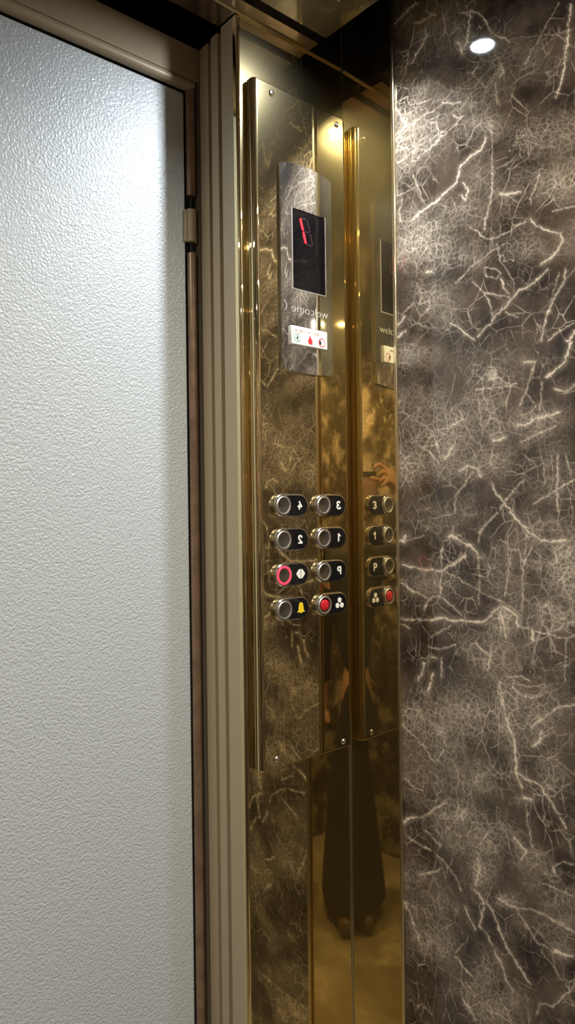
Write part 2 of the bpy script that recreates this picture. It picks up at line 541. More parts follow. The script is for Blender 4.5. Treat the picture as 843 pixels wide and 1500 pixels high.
# ------------------------------------------------------------------ marble wall with its own veins
S = 3.088
VEINS = [  # (crop base row, width, strength, points)
    (0, 5, 1, [(330, 60), (370, 55), (365, 110), (355, 190), (330, 240)]),
    (0, 4.5, 1, [(370, 50), (410, 65), (440, 100), (450, 130), (480, 160), (520, 170), (545, 190)]),
    (0, 6, 1, [(820, 20), (825, 60), (812, 110), (815, 160), (800, 250), (790, 330), (775, 400), (755, 440)]),
    (0, 2.5, .7, [(770, 10), (735, 80), (700, 140), (680, 180), (640, 240), (620, 290)]),
    (0, 2, .5, [(545, 180), (600, 170), (680, 160), (740, 155), (810, 150)]),
    (0, 5, 1, [(20, 475), (45, 505), (60, 540), (75, 560)]),
    (0, 3, .8, [(20, 475), (60, 445), (80, 435)]),
    (0, 2, .6, [(85, 430), (88, 475), (140, 470), (190, 450)]),
    (0, 4, .9, [(245, 462), (290, 468), (320, 465)]),
    (0, 4, .8, [(175, 150), (150, 200), (120, 260), (100, 285)]),
    (0, 4, .8, [(120, 105), (140, 100), (190, 75), (215, 65)]),
    (0, 4, .7, [(20, 130), (40, 90), (80, 50), (130, 10)]),
    (0, 2, .6, [(20, 620), (80, 570), (160, 520), (250, 470)]),
    (0, 2.5, .6, [(20, 640), (150, 530), (280, 450)]),
    (0, 3, .7, [(20, 690), (60, 670), (90, 670)]),
    (0, 3, .7, [(130, 720), (220, 640), (300, 560), (330, 530)]),
    (0, 2.5, .6, [(40, 740), (150, 650), (260, 590)]),
    (0, 4, .8, [(290, 520), (310, 535), (340, 520)]),
    (0, 7, 1, [(440, 630), (410, 680), (360, 720), (320, 760)]),
    (0, 4, .7, [(480, 380), (490, 450), (500, 470)]),
    (0, 3, .7, [(465, 560), (470, 650), (468, 770)]),
    (0, 8, .9, [(310, 190), (330, 215), (332, 245)]),
    (0, 6, .8, [(510, 290), (520, 330), (505, 350)]),
    (250, 7, 1, [(325, 0), (300, 60), (250, 110), (190, 155), (140, 190), (110, 225)]),
    (250, 5, .9, [(470, 0), (470, 70), (460, 140), (445, 210), (430, 260)]),
    (250, 8, .9, [(340, 60), (360, 90), (345, 130), (330, 110)]),
    (250, 8, 1, [(510, 110), (560, 100), (600, 95)]),
    (250, 3, .8, [(685, 0), (670, 60), (645, 110), (640, 150)]),
    (250, 7, .9, [(640, 220), (670, 250), (720, 270), (775, 285), (785, 320), (760, 365), (710, 410), (690, 420)]),
    (250, 3, .9, [(840, 160), (790, 175), (740, 185)]),
    (250, 3, .8, [(625, 220), (560, 265), (490, 300), (440, 310)]),
    (250, 4, .9, [(370, 255), (410, 280), (430, 305)]),
    (250, 3, .7, [(490, 350), (420, 400), (370, 440), (300, 510)]),
    (250, 4, .9, [(380, 500), (430, 550), (460, 600), (470, 660)]),
    (250, 4, .9, [(430, 548), (490, 560), (550, 575)]),
    (250, 7, .8, [(720, 450), (650, 510), (590, 545), (540, 600), (490, 650), (460, 690), (430, 720), (400, 750)]),
    (250, 6, .9, [(510, 490), (520, 530), (545, 560)]),
    (250, 6, 1, [(280, 690), (330, 720), (385, 765)]),
    (250, 6, .9, [(800, 450), (790, 510), (740, 590), (715, 660), (690, 770)]),
    (250, 3, .7, [(770, 460), (745, 540), (735, 590)]),
    (250, 4, .7, [(840, 690), (760, 730), (720, 770)]),
    (250, 9, 1, [(840, 730), (810, 770)]),
    (250, 4, .9, [(530, 640), (560, 655), (585, 665)]),
    (250, 4, .7, [(60, 130), (45, 180), (50, 230)]),
    (250, 3, .7, [(110, 20), (140, 90), (160, 140)]),
    (250, 3, .7, [(130, 510), (145, 560), (140, 600), (190, 590)]),
    (250, 6, .9, [(30, 720), (50, 690), (70, 660)]),
    (250, 8, 1, [(30, 765), (55, 740), (75, 725)]),
    (250, 3, .9, [(430, 440), (440, 480), (490, 490), (510, 465), (480, 440), (430, 440)]),
    (250, 9, 1, [(170, 460), (190, 455)]),
    (250, 3, .7, [(490, 330), (500, 400), (530, 450), (560, 490), (570, 540)]),
    (500, 10, 1, [(825, 0), (810, 60), (785, 105), (745, 135), (715, 160)]),
    (500, 4, .8, [(660, 90), (635, 180), (615, 240), (595, 290)]),
    (500, 3, .6, [(620, 230), (650, 270), (665, 300)]),
    (500, 3.5, .8, [(385, 215), (450, 215), (520, 208), (580, 190)]),
    (500, 9, .7, [(610, 90), (650, 95)]),
    (500, 9, .7, [(750, 215), (800, 225), (843, 200)]),
    (500, 3, .6, [(695, 180), (690, 260), (680, 310)]),
    (500, 8, .8, [(575, 385), (620, 375), (660, 350), (700, 345), (770, 320)]),
    (500, 4, .7, [(600, 455), (650, 430), (700, 405), (760, 380)]),
    (500, 13, 1, [(475, 450), (510, 445), (520, 435)]),
    (500, 11, 1, [(255, 530), (275, 500), (290, 480)]),
    (500, 6, 1, [(465, 640), (490, 690), (520, 730), (560, 770)]),
    (500, 4, .8, [(610, 630), (560, 680), (520, 730), (500, 760)]),
    (500, 4, .8, [(300, 770), (300, 700), (340, 655), (380, 590)]),
    (500, 4, 1, [(765, 520), (765, 600), (758, 680), (768, 770)]),
    (500, 3, .7, [(800, 500), (815, 570), (825, 600)]),
    (500, 3, .6, [(735, 510), (742, 590)]),
    (500, 3, .6, [(695, 520), (705, 600), (710, 640)]),
    (500, 5, .8, [(843, 625), (780, 660), (720, 700), (660, 735)]),
    (500, 4, .8, [(155, 475), (200, 520), (230, 550)]),
    (500, 3, .7, [(150, 480), (215, 465), (240, 540)]),
    (500, 3, .6, [(405, 250), (415, 340), (425, 420)]),
    (500, 4, .7, [(320, 320), (340, 350), (270, 390), (220, 400)]),
    (500, 4, .8, [(25, 330), (40, 290), (50, 270)]),
    (500, 7, .7, [(320, 590), (360, 560), (400, 580), (415, 610)]),
    (750, 12, 1, [(270, 110), (290, 105), (320, 130), (370, 155), (395, 185), (410, 205)]),
    (750, 7, 1, [(550, 0), (580, 35), (620, 65), (640, 95), (690, 125), (760, 135), (800, 128)]),
    (750, 4, .8, [(490, 0), (450, 45), (410, 90), (405, 140)]),
    (750, 15, 1, [(50, 125), (65, 130), (72, 108)]),
    (750, 3, .7, [(75, 130), (120, 120), (160, 105)]),
    (750, 7, .9, [(60, 235), (110, 250), (160, 262), (240, 265), (300, 230), (350, 195)]),
    (750, 4, .7, [(240, 160), (240, 260), (235, 370)]),
    (750, 4, .8, [(40, 310), (100, 350), (170, 390)]),
    (750, 4, .8, [(160, 440), (180, 400), (225, 375), (270, 410), (330, 470)]),
    (750, 5, .9, [(45, 485), (120, 485), (190, 490)]),
    (750, 11, 1, [(190, 490), (230, 475), (290, 490), (340, 490), (390, 500), (440, 490)]),
    (750, 7, 1, [(440, 490), (490, 440), (510, 430)]),
    (750, 11, 1, [(510, 430), (550, 445), (580, 470), (585, 520)]),
    (750, 4, .8, [(60, 505), (100, 530)]),
    (750, 4, .7, [(185, 570), (230, 545), (280, 510)]),
    (750, 4, .8, [(180, 610), (240, 620), (300, 600)]),
    (750, 4.5, .9, [(390, 590), (430, 630), (460, 655)]),
    (750, 4, .8, [(470, 600), (460, 660), (450, 720)]),
    (750, 3.5, .7, [(400, 200), (410, 280), (405, 420)]),
    (750, 3, .7, [(540, 140), (545, 240), (525, 380)]),
    (750, 4, .7, [(625, 100), (615, 200), (605, 330), (605, 450)]),
    (750, 3, .7, [(260, 270), (340, 315), (420, 360), (500, 400), (570, 440)]),
    (750, 14, 1, [(650, 530), (655, 580)]),
    (750, 4, .9, [(585, 520), (640, 530), (720, 555), (800, 570), (843, 560)]),
    (750, 10, .8, [(160, 680), (150, 730), (130, 765)]),
    (750, 9, .8, [(190, 660), (210, 665)]),
    (750, 11, .8, [(200, 730), (195, 765)]),
    (750, 7, .6, [(240, 660), (240, 740)]),
    (750, 3, .7, [(805, 575), (800, 680), (798, 770)]),
    (750, 9, .8, [(510, 460), (520, 520), (530, 565)]),
    (750, 4, .8, [(540, 745), (600, 745), (640, 765)]),
    (1000, 8, .7, [(500, 0), (520, 120), (545, 200)]),
    (1000, 10, .95, [(545, 200), (570, 270), (575, 330), (580, 420), (605, 475)]),
    (1000, 7, .8, [(590, 410), (640, 445), (690, 465), (720, 520), (760, 580), (800, 660)]),
    (1000, 9, .7, [(690, 220), (680, 270), (650, 290)]),
    (1000, 5, .7, [(720, 45), (660, 70), (600, 55), (560, 20)]),
    (1000, 8, .7, [(843, 100), (760, 115), (700, 160), (650, 200)]),
    (1000, 16, .9, [(610, 525), (645, 530)]),
    (1000, 7, 1, [(570, 700), (600, 745), (620, 765)]),
    (1000, 4, .7, [(620, 540), (630, 640), (650, 740)]),
    (1000, 11, 1, [(60, 640), (80, 615), (110, 610)]),
    (1000, 6, .8, [(110, 610), (155, 610), (210, 570), (260, 545)]),
    (1000, 4, .7, [(155, 275), (190, 340), (215, 360), (250, 310)]),
    (1000, 4, .7, [(50, 180), (100, 230), (150, 280)]),
    (1000, 4, .7, [(70, 430), (120, 480), (155, 488)]),
    (1000, 4, .7, [(170, 670), (240, 740)]),
    (1000, 5, .8, [(90, 700), (150, 740), (190, 760)]),
    (1000, 11, .9, [(175, 40), (190, 5)]),
    (1250, 4, .9, [(65, 210), (100, 280), (125, 360), (140, 395)]),
    (1250, 4, .6, [(210, 0), (250, 40), (300, 100), (330, 170)]),
    (1250, 9, .6, [(400, 0), (410, 80), (390, 150)]),
    (1250, 8, .8, [(385, 160), (420, 200), (430, 240), (415, 300), (410, 330)]),
    (1250, 6, .9, [(440, 220), (480, 280), (500, 350), (530, 420), (570, 480), (610, 545), (640, 590)]),
    (1250, 9, .7, [(345, 240), (370, 300), (390, 350)]),
    (1250, 5, .7, [(410, 325), (450, 370), (470, 420)]),
    (1250, 10, .6, [(480, 440), (510, 500), (530, 570), (560, 630)]),
    (1250, 6, .7, [(495, 200), (540, 235), (580, 250), (640, 255), (700, 275), (760, 310), (843, 360)]),
    (1250, 3.5, .7, [(580, 255), (640, 350), (670, 405), (740, 440)]),
    (1250, 20, 1, [(755, 440), (780, 455), (800, 462)]),
    (1250, 10, 1, [(800, 462), (835, 465)]),
    (1250, 4.5, .8, [(300, 465), (330, 505), (370, 550)]),
    (1250, 4, .7, [(335, 660), (365, 700), (390, 755)]),
    (1250, 5, .8, [(740, 690), (790, 645), (830, 620), (843, 590)]),
    (1250, 5, .6, [(740, 690), (690, 680), (670, 730)]),
    (1250, 4, .7, [(700, 140), (760, 160), (830, 190)]),
    (1250, 4, .7, [(750, 90), (745, 60), (790, 35), (840, 50)]),
    (1250, 4, .6, [(760, 180), (750, 230)]),
    (1250, 6, .7, [(140, 100), (200, 85), (230, 70)]),
    (1250, 3, .5, [(690, 440), (750, 520), (820, 620)]),
]
CLOUDS = [
    (0, 400, 430, 110, 90, .6), (0, 430, 560, 120, 70, .55), (0, 700, 620, 150, 100, .45), (0, 120, 640, 130, 110, .4),
    (0, 130, 370, 120, 60, .22), (0, 200, 120, 140, 120, .18), (0, 330, 200, 60, 60, .3),
    (250, 150, 330, 150, 120, .8), (250, 330, 180, 130, 70, .45), (250, 200, 580, 100, 90, .55), (250, 250, 640, 70, 90, .4),
    (250, 720, 50, 140, 80, .45), (250, 620, 350, 110, 70, .4), (250, 430, 60, 90, 120, .35), (250, 360, 380, 100, 60, .4),
    (500, 60, 570, 90, 80, .65), (500, 450, 540, 110, 70, .6), (500, 270, 400, 130, 110, .45), (500, 320, 560, 110, 70, .45),
    (500, 100, 60, 130, 60, .5), (500, 480, 330, 70, 130, .35), (500, 650, 350, 170, 60, .4), (500, 480, 100, 200, 90, .25),
    (500, 760, 640, 100, 120, .3),
    (750, 180, 320, 130, 70, .45), (750, 520, 490, 50, 60, .7), (750, 800, 240, 80, 170, .6), (750, 740, 450, 70, 70, .5),
    (750, 560, 640, 160, 70, .3), (750, 720, 60, 140, 60, .35), (750, 200, 30, 120, 80, .3),
    (1000, 330, 140, 160, 130, .65), (1000, 540, 150, 90, 130, .65), (1000, 650, 180, 110, 140, .5), (1000, 430, 420, 70, 90, .5),
    (1000, 300, 610, 140, 70, .5), (1000, 430, 700, 130, 80, .7), (1000, 120, 150, 90, 70, .4), (1000, 730, 400, 70, 110, .45),
    (1250, 420, 80, 60, 100, .6), (1250, 440, 560, 70, 130, .5), (1250, 500, 700, 110, 80, .6), (1250, 200, 420, 130, 70, .35),
    (1250, 530, 215, 60, 35, .6), (1250, 130, 100, 110, 70, .3), (1250, 620, 30, 70, 50, .4),
]


def marble_wall():
    yb, zb, zt2 = 0.42, CAMZ - 0.96, ZT
    yf = YS - 0.006
    step = 0.00125
    ny = int((yf - yb) / step) + 1
    nz = int((zt2 - zb) / step) + 1
    ys = np.linspace(yb, yf, ny)
    zs = np.linspace(zb, zt2, nz)
    YY, ZZ = np.meshgrid(ys, zs, indexing='ij')
    # where the traced veins lie on this wall
    r = XW * CS - YY * SN
    f = XW * SN + YY * CS
    rr = r / f
    dd = -(ZZ - CAMZ) / f
    dx = rr + dd * ROLL
    dy = dd - rr * ROLL
    U = (dx * F + CX - 570) * S
    V = (dy * F + CY) * S
    # natural wobble
    def wob(a, b, k, ph):
        return np.sin(a * k + 1.7 * np.sin(b * k * .6 + ph) + ph) + .6 * np.sin(b * k * 1.9 + 1.3 * np.sin(a * k * 1.3 + ph * 2) + ph * 3)
    U2 = U + 2.2 * wob(U, V, .055, 1.0) + 1.7 * wob(V, U, .17, 2.1) + .9 * wob(U, V, .43, 1.1)
    V2 = V + 2.2 * wob(V, U, .05, 3.0) + 1.7 * wob(U, V, .16, .4) + .9 * wob(V, U, .47, 2.7)
    vein = np.zeros_like(U)
    cloud = np.zeros_like(U)

    def window(u0, u1, v0, v1):
        # index window on the grid for a zoom-coordinate box (loose)
        m = np.nonzero((U[:, ::40] >= u0 - 60) & (U[:, ::40] <= u1 + 60))[0]
        if len(m) == 0:
            return None
        i0, i1 = m.min(), m.max() + 1
        m2 = np.nonzero((V[i0:i1:8] >= v0 - 60) & (V[i0:i1:8] <= v1 + 60))[1]
        if len(m2) == 0:
            return None
        return slice(i0, i1), slice(m2.min(), m2.max() + 1)

    for base, w, st, pts in VEINS:
        P = [(p[0], p[1] + base * S) for p in pts]
        for (ax, ay), (bx, by) in zip(P[:-1], P[1:]):
            win = window(min(ax, bx) - w, max(ax, bx) + w, min(ay, by) - w, max(ay, by) + w)
            if win is None:
                continue
            u, v = U2[win], V2[win]
            L2 = (bx - ax) ** 2 + (by - ay) ** 2 + 1e-9
            t = np.clip(((u - ax) * (bx - ax) + (v - ay) * (by - ay)) / L2, 0, 1)
            d = np.hypot(u - ax - t * (bx - ax), v - ay - t * (by - ay))
            hw = w * .5 * (0.74 + .22 * np.sin(u * .06 + v * .05) + .18 * np.sin(u * .23 - v * .19))
            c = st * np.clip((hw + 1.5 - d) / 2.6, 0, 1)
            glow = .22 * st * np.exp(-(d / (w * 1.6)) ** 2)
            vein[win] = np.maximum(vein[win], np.maximum(c, glow))
    for base, cx, cy, rx, ry, st in CLOUDS:
        g = st * np.exp(-(((U - cx) / rx) ** 2 + ((V - cy - base * S) / ry) ** 2))
        cloud = np.maximum(cloud, g)
    edge = np.clip((YY - yb) / 0.06, 0, 1)
    n = ny * nz
    co = np.empty((n, 3))
    co[:, 0] = XW
    co[:, 1] = YY.ravel()
    co[:, 2] = ZZ.ravel()
    idx = np.arange(n).reshape(ny, nz)
    a = idx[:-1, :-1].ravel(); b = idx[1:, :-1].ravel(); c = idx[1:, 1:].ravel(); d = idx[:-1, 1:].ravel()
    quads = np.stack([a, d, c, b], 1)
    # the rest of the wall, coarse, plus a back skin so the cladding has thickness
    ex = []
    eq = []
    T = 0.012

    def q(p0, p1, p2, p3):
        k = n + len(ex)
        ex.extend([p0, p1, p2, p3])
        eq.append((k, k + 1, k + 2, k + 3))
    q((XW, Y0, 0), (XW, Y0, zt2), (XW, yb, zt2), (XW, yb, 0))
    q((XW, yb, 0), (XW, yb, zb), (XW, yf, zb), (XW, yf, 0))
    q((XW + T, yf, 0), (XW + T, yf, zt2), (XW + T, Y0, zt2), (XW + T, Y0, 0))
    q((XW, yf, 0), (XW, yf, zt2), (XW + T, yf, zt2), (XW + T, yf, 0))
    co = np.vstack([co, np.array(ex)])
    quads = np.vstack([quads, np.array(eq)])
    me = bpy.data.meshes.new('wall_right')
    me.vertices.add(len(co))
    me.vertices.foreach_set('co', co.astype(np.float32).ravel())
    me.loops.add(quads.size)
    me.loops.foreach_set('vertex_index', quads.astype(np.int32).ravel())
    me.polygons.add(len(quads))
    me.polygons.foreach_set('loop_start', np.arange(0, quads.size, 4, dtype=np.int32))
    me.update(calc_edges=True)
    for nm, arr in (('vein', vein), ('cloud', cloud), ('mapped', edge)):
        at = me.attributes.new(nm, 'FLOAT', 'POINT')
        full = np.zeros(len(co), np.float32)
        full[:n] = arr.ravel()
        at.data.foreach_set('value', full)
    o = link('wall_right', me, M['marble'])
    struct(o)


marble_wall()

# ------------------------------------------------------------------ the rest of the shell
struct(obj('floor', box(X0, XW + .02, Y0, YC + .14, -0.03, 0), M['floor']))
struct(obj('wall_left', box(X0 - .02, X0, Y0, YC + .04, 0, ZT), M['marble_plain']))
struct(obj('wall_back', box(X0, XW, Y0 - .02, Y0, 0, ZT), M['marble_plain']))
# ceiling: main sheet, shadow gap and border along the front wall, open slot along the marble wall
XR = 0.846
bm = box(X0, XR, Y0, 0.872, ZC, ZC + .02)
ce = struct(obj('ceiling', bm, M['ceil']))
bm = box(X0, XR, 0.890, YC - .0005, ZC, ZC + .02)
add_box(bm, X0, XL - .002, YC - .0005, 0.962, ZC, ZC + .02)
obj('ceiling_border', bm, M['ceil_border'], ce)
bm = box(X0, XW, Y0, YC, ZT - .01, ZT)
add_box(bm, X0, XR, 0.872, 0.890, ZC + .02, ZC + .03)
add_box(bm, XR - .004, XR, Y0, YC, ZC + .02, ZT - .01)
obj('slot_lining', bm, M['navy'], ce)

# bead along the front wall at ceiling height
bm = bmesh.new()
add_box(bm, X0, XC - .002, YC - .0035, YC - .0003, ZC - .0035, ZC, bevel=.0012, seg=2)
struct(obj('trim_1', bm, M['trim'], smooth=40))

# ------------------------------------------------------------------ gold column (front return panel)


def sheet_profile(path, t):
    """offset an open path (x,y) to the left-hand side by t to make a closed sheet outline"""
    off = []
    for i, p in enumerate(path):
        a = path[max(i - 1, 0)]
        b = path[min(i + 1, len(path) - 1)]
        d = Vector((b[0] - a[0], b[1] - a[1])).normalized()
        nrm = Vector((-d.y, d.x))
        off.append((p[0] + nrm.x * t, p[1] + nrm.y * t))
    return list(path) + off[::-1]


R = 0.006
path = [(XC, YC), (XL + R, YC)]
for i in range(1, 9):
    a = PI / 2 * i / 8
    path.append((XL + R - R * math.sin(a), YC + R - R * math.cos(a)))
path.append((XL, YC + 0.012))
path = path[::-1]   # walking towards +x, material on the +y side
bm = add_prism_z(bmesh.new(), sheet_profile(path, 0.002), 0, ZT - .012)
col = obj('gold_column', bm, M['gold'], smooth=30, wn=True)
tag(col, 'tall mirror-polished gold metal column that carries the lift button panel', 'column')

bm = add_prism_z(bmesh.new(), [(XC + .0002, YC - .0002), (XC + .0025, YC - .0002), (XS + .0022, YS + .0006), (XS, YS + .0004)], 0, ZT - .012)
st = obj('gold_strip', bm, M['gold'])
tag(st, 'narrow mirror-polished gold strip between the button column and the brown marble wall', 'panel')

# thin edge trim between strip and marble
bm = bmesh.new()
add_box(bm, XS - .0048, XW + .001, YS - .0068, YS - .0004, 0, ZT - .012, bevel=.0014, seg=3)
struct(obj('trim_2', bm, M['trim'], smooth=40, wn=True))
# fine joint bead in the corner
bm = bmesh.new()
add_box(bm, XC - .0022, XC - .0004, YC - .0024, YC - .0004, 0, CAMZ - .36, bevel=.0006, seg=2)
struct(obj('trim_3', bm, M['steel'], smooth=40))

# ------------------------------------------------------------------ stepped beige jamb
ZJ = ZC - .002
bm = bmesh.new()
prof = [(XL + .0005, YC + .0125), (XL + .0005, .9600), (XL + .030, .9604), (XL + .030, .9735), (XL + .0035, .9742), (XL + .0035, .9935),
        (XL + .030, .9940), (XL + .030, 1.0050), (XL + .0060, 1.0060), (XL + .0060, 1.0305), (XL + .034, 1.0305), (XL + .034, YC + .0125)]
add_prism_z(bm, prof, 0, ZJ)
struct(obj('trim_4', bm, M['jamb']))

# ------------------------------------------------------------------ landing door with frame
XD1 = 0.6755
ZD = CAMZ + 0.716
bm = bmesh.new()
add_box(bm, -0.13, XD1, YD, YD + .035, 0.004, ZD, bevel=.003, seg=3)
door = struct(obj('door_1', bm, M['door'], smooth=40, wn=True))
# frame: header and side, behind the car
bm = bmesh.new()
add_box(bm, -0.22, XL + .016, 1.034, YD + .05, ZD + .020, ZC + .0)
add_box(bm, -0.22, -.145, 1.034, YD + .05, 0, ZD + .020)
obj('door_frame', bm, M['frame'], door)
bm = box(XL + .0010, XL + .016, 1.0315, YD + .05, 0, ZD + .020)
obj('door_stop', bm, M['stop'], door)
# rounded bead above the door leaf
bm = bmesh.new()


def add_cyl(bm, a, b, r, n=20):
    a, b = Vector(a), Vector(b)
    d = (b - a)
    q = d.to_track_quat('Z', 'Y').to_matrix()
    ra, rb = [], []
    for i in range(n):
        o = q @ Vector((r * math.cos(2 * PI * i / n), r * math.sin(2 * PI * i / n), 0))
        ra.append(bm.verts.new(a + o)); rb.append(bm.verts.new(b + o))
    fs = []
    for i in range(n):
        j = (i + 1) % n
        fs.append(bm.faces.new((ra[i], ra[j], rb[j], rb[i])))
    fs.append(bm.faces.new(ra[::-1])); fs.append(bm.faces.new(rb))
    bmesh.ops.recalc_face_normals(bm, faces=fs)


add_cyl(bm, (-.145, 1.040, ZD + .0115), (XL - .004, 1.040, ZD + .0115), .0095)
obj('door_bead', bm, M['frame'], door, smooth=50)
# hinge post along the right edge, broken by the knuckle
zk = [on_y(274, y, 1.040).z for y in (286, 307, 354, 370)]
bx, by, br = XD1 + .0088, 1.040, .0080
bm = bmesh.new()
add_cyl(bm, (bx, by, .004), (bx, by, zk[3]), br)
add_cyl(bm, (bx, by, zk[0]), (bx, by, ZD + .010), br)
obj('hinge_post', bm, M['bead'], door, smooth=50)
bm = bmesh.new()
add_cyl(bm, (bx - .001, by - .001, zk[2]), (bx - .001, by - .001, zk[1]), .0092)
add_box(bm, bx - .014, bx - .002, by, YD + .004, zk[2], zk[1], bevel=.002)
obj('hinge_knuckle', bm, M['knuckle'], door, smooth=50)
bm = bmesh.new()
add_cyl(bm, (bx, by, zk[3]), (bx, by, zk[2]), .0030)
add_cyl(bm, (bx, by, zk[1]), (bx, by, zk[0]), .0030)
add_box(bm, bx - .006, bx + .0065, by + .006, YD + .03, zk[3], zk[2])
add_box(bm, bx - .006, bx + .0065, by + .006, YD + .03, zk[1], zk[0])
obj('hinge_pin', bm, M['dark'], door, smooth=50)
# dark shaft around and above the landing door
bm = bmesh.new()
add_box(bm, -.30, XL + .05, YD + .10, YD + .12, 0, CAMZ + 1.2)
add_box(bm, -.30, XL + .05, .9625, YD + .12, ZC + .12, ZC + .14)
add_box(bm, XL + .0345, XL + .06, YC + .02, YD + .12, 0, ZC + .13)
add_box(bm, -.32, -.30, YC, YD + .12, 0, ZC + .13)
struct(obj('wall_front', bm, M['dark']))
# left return of the car front
struct(obj('trim_5', box(X0, -.20, YC, YC + .03, 0, ZC - .001), M['jamb']))

# ------------------------------------------------------------------ control panel
PX0, PX1 = 0.7075, 0.9155
PZ1 = on_y(381, 114.4, YP).z
PZ0 = on_y(386.3, 1132.6, YP).z
panel = empty('control_panel', ((PX0 + PX1) / 2, YC, PZ0))
tag(panel, 'gold lift control panel with red floor display and eight pill-shaped buttons', 'control panel')
bm = bmesh.new()
# outline with rolled vertical edges
Rp = 0.0095
half = []          # (distance in from the side, y) from the front face round to the back: two rolls with a groove between
for i in range(9):
    a = PI / 2 * i / 8
    half.append((Rp * (1 - math.sin(a)), YP + Rp * (1 - math.cos(a))))
half += [(.0002, YP + .0112), (.0022, YP + .0118)]
for i in range(7):
    a = PI * i / 6
    half.append((.0022 - .0022 * math.sin(a), YP + .0152 - .0034 * math.cos(a)))
half += [(.0026, YC - .0002)]
pts = [(PX0 + d, y) for d, y in half[::-1]] + [(PX1 - d, y) for d, y in half]
add_prism_z(bm, pts, PZ0, PZ1)
caps = [e for e in bm.edges if abs(e.verts[0].co.z - e.verts[1].co.z) < 1e-6 and not (e.verts[0].co.y > YC - .001 and e.verts[1].co.y > YC - .001)]
bmesh.ops.bevel(bm, geom=caps, offset=.0028, segments=3, profile=.5, affect='EDGES')
obj('faceplate', bm, M['gold_panel'], panel, smooth=35, wn=True)

# screws
for px, py in ((397.5, 136.5), (493.5, 183), (406, 1112), (503.5, 1086)):
    c = on_y(px, py, YP)
    bm = bmesh.new()
    add_lathe_y(bm, c.x, c.z, [(.0050, YP - .0002), (.0050, YP - .0010), (.0042, YP - .0024), (.0026, YP - .0030), (.0017, YP - .0030), (.0014, YP - .0014), (0, YP - .0012)], 24)
    obj('screw', bm, M['rim'], panel, smooth=50)

# ---- display plate (bowed chrome plate with arched ends)
c_tl, c_tr = on_y(410.5, 237, YP - .006), on_y(487.5, 267.5, YP - .006)
c_bl, c_br = on_y(415, 539, YP - .006), on_y(487.5, 550, YP - .006)
dx0 = (c_tl.x + c_bl.x) / 2
dx1 = (c_tr.x + c_br.x) / 2
dz1 = (c_tl.z + c_tr.z) / 2
dz0 = (c_bl.z + c_br.z) / 2
s_tl, s_br = on_y(428.6, 302.5, YP - .007), on_y(478.2, 434.3, YP - .007)
s_tr, s_bl = on_y(476.8, 320.5, YP - .007), on_y(429.8, 421.0, YP - .007)
sx0, sx1 = (s_tl.x + s_bl.x) / 2, (s_tr.x + s_br.x) / 2
sz0, sz1 = (s_bl.z + s_br.z) / 2, (s_tl.z + s_tr.z) / 2


def plate_y(x):
    t = (x - (dx0 + dx1) / 2) / ((dx1 - dx0) / 2)
    return YP - .0048 - .0016 * (1 - t * t) - (.0012 if abs(t) < .96 else 0)*0


def arch(x, z, sag):
    t = (x - (dx0 + dx1) / 2) / ((dx1 - dx0) / 2)
    return z + sag * (1 - t * t)


bm = bmesh.new()
xs = sorted(set([dx0 + (dx1 - dx0) * i / 40 for i in range(41)] + [sx0, sx1]))
front = []
for x in xs:
    colv = []
    for z in (arch(x, dz0, -.004), sz0, sz1, arch(x, dz1, .008)):
        colv.append(bm.verts.new((x, plate_y(x), z)))
    front.append(colv)
back = []
for x in xs:
    back.append((bm.verts.new((x, YP - .0003, arch(x, dz0, -.004))), bm.verts.new((x, YP - .0003, arch(x, dz1, .008)))))
hole = []
for i in range(len(xs) - 1):
    for k in range(3):
        if k == 1 and xs[i] >= sx0 - 1e-6 and xs[i + 1] <= sx1 + 1e-6:
            continue
        bm.faces.new((front[i][k], front[i + 1][k], front[i + 1][k + 1], front[i][k + 1]))
    bm.faces.new((back[i][0], back[i + 1][0], front[i + 1][0], front[i][0]))
    bm.faces.new((front[i][3], front[i + 1][3], back[i + 1][1], back[i][1]))
for i, s in ((0, 1), (-1, -1)):
    v = front[i] + [back[i][1], back[i][0]]
    bm.faces.new(v if s < 0 else v[::-1])
# walls of the window opening
inn = [i for i, x in enumerate(xs) if sx0 - 1e-6 <= x <= sx1 + 1e-6]
lo = {i: (bm.verts.new((xs[i], YP - .001, sz0)), bm.verts.new((xs[i], YP - .001, sz1))) for i in inn}
for i, j in zip(inn[:-1], inn[1:]):
    bm.faces.new((front[i][1], front[j][1], lo[j][0], lo[i][0]))
    bm.faces.new((front[j][2], front[i][2], lo[i][1], lo[j][1]))
for i in (inn[0], inn[-1]):
    bm.faces.new((front[i][1], front[i][2], lo[i][1], lo[i][0]))
bmesh.ops.recalc_face_normals(bm, faces=bm.faces[:])
plate = obj('indicator_plate', bm, M['chrome'], panel, smooth=30)
plate['label'] = 'bowed chrome plate with arched ends'

# thin bright frame of the window, part of the screen unit
bm = bmesh.new()
ym = min(plate_y(sx0), plate_y(sx1))
fw = .0011
yf_ = plate_y((sx0 + sx1) / 2) + .0008
add_box(bm, sx0 - fw, sx0 + fw * .4, plate_y(sx0) - .0008, YP - .001, sz0 - fw, sz1 + fw)
add_box(bm, sx1 - fw * .4, sx1 + fw, plate_y(sx1) - .0008, YP - .001, sz0 - fw, sz1 + fw)
for z0_, z1_ in ((sz0 - fw, sz0 + fw * .3),):
    add_box(bm, sx0 + fw * .4, sx1 - fw * .4, plate_y((sx0 + sx1) / 2) - .0006, YP - .001, z0_, z1_)
frame_bm = bm
ysc = plate_y(sx0) + .0006
bm = bmesh.new()
add_box(bm, sx0 + .0004, sx1 - .0004, ysc, YP - .0012, sz0 + .0003, sz1 - .0003)
screen = obj('display_screen', bm, M['screen'], panel)
screen['label'] = 'black display window showing a red mirrored 1'
obj('window_frame', frame_bm, M['ring'], screen)

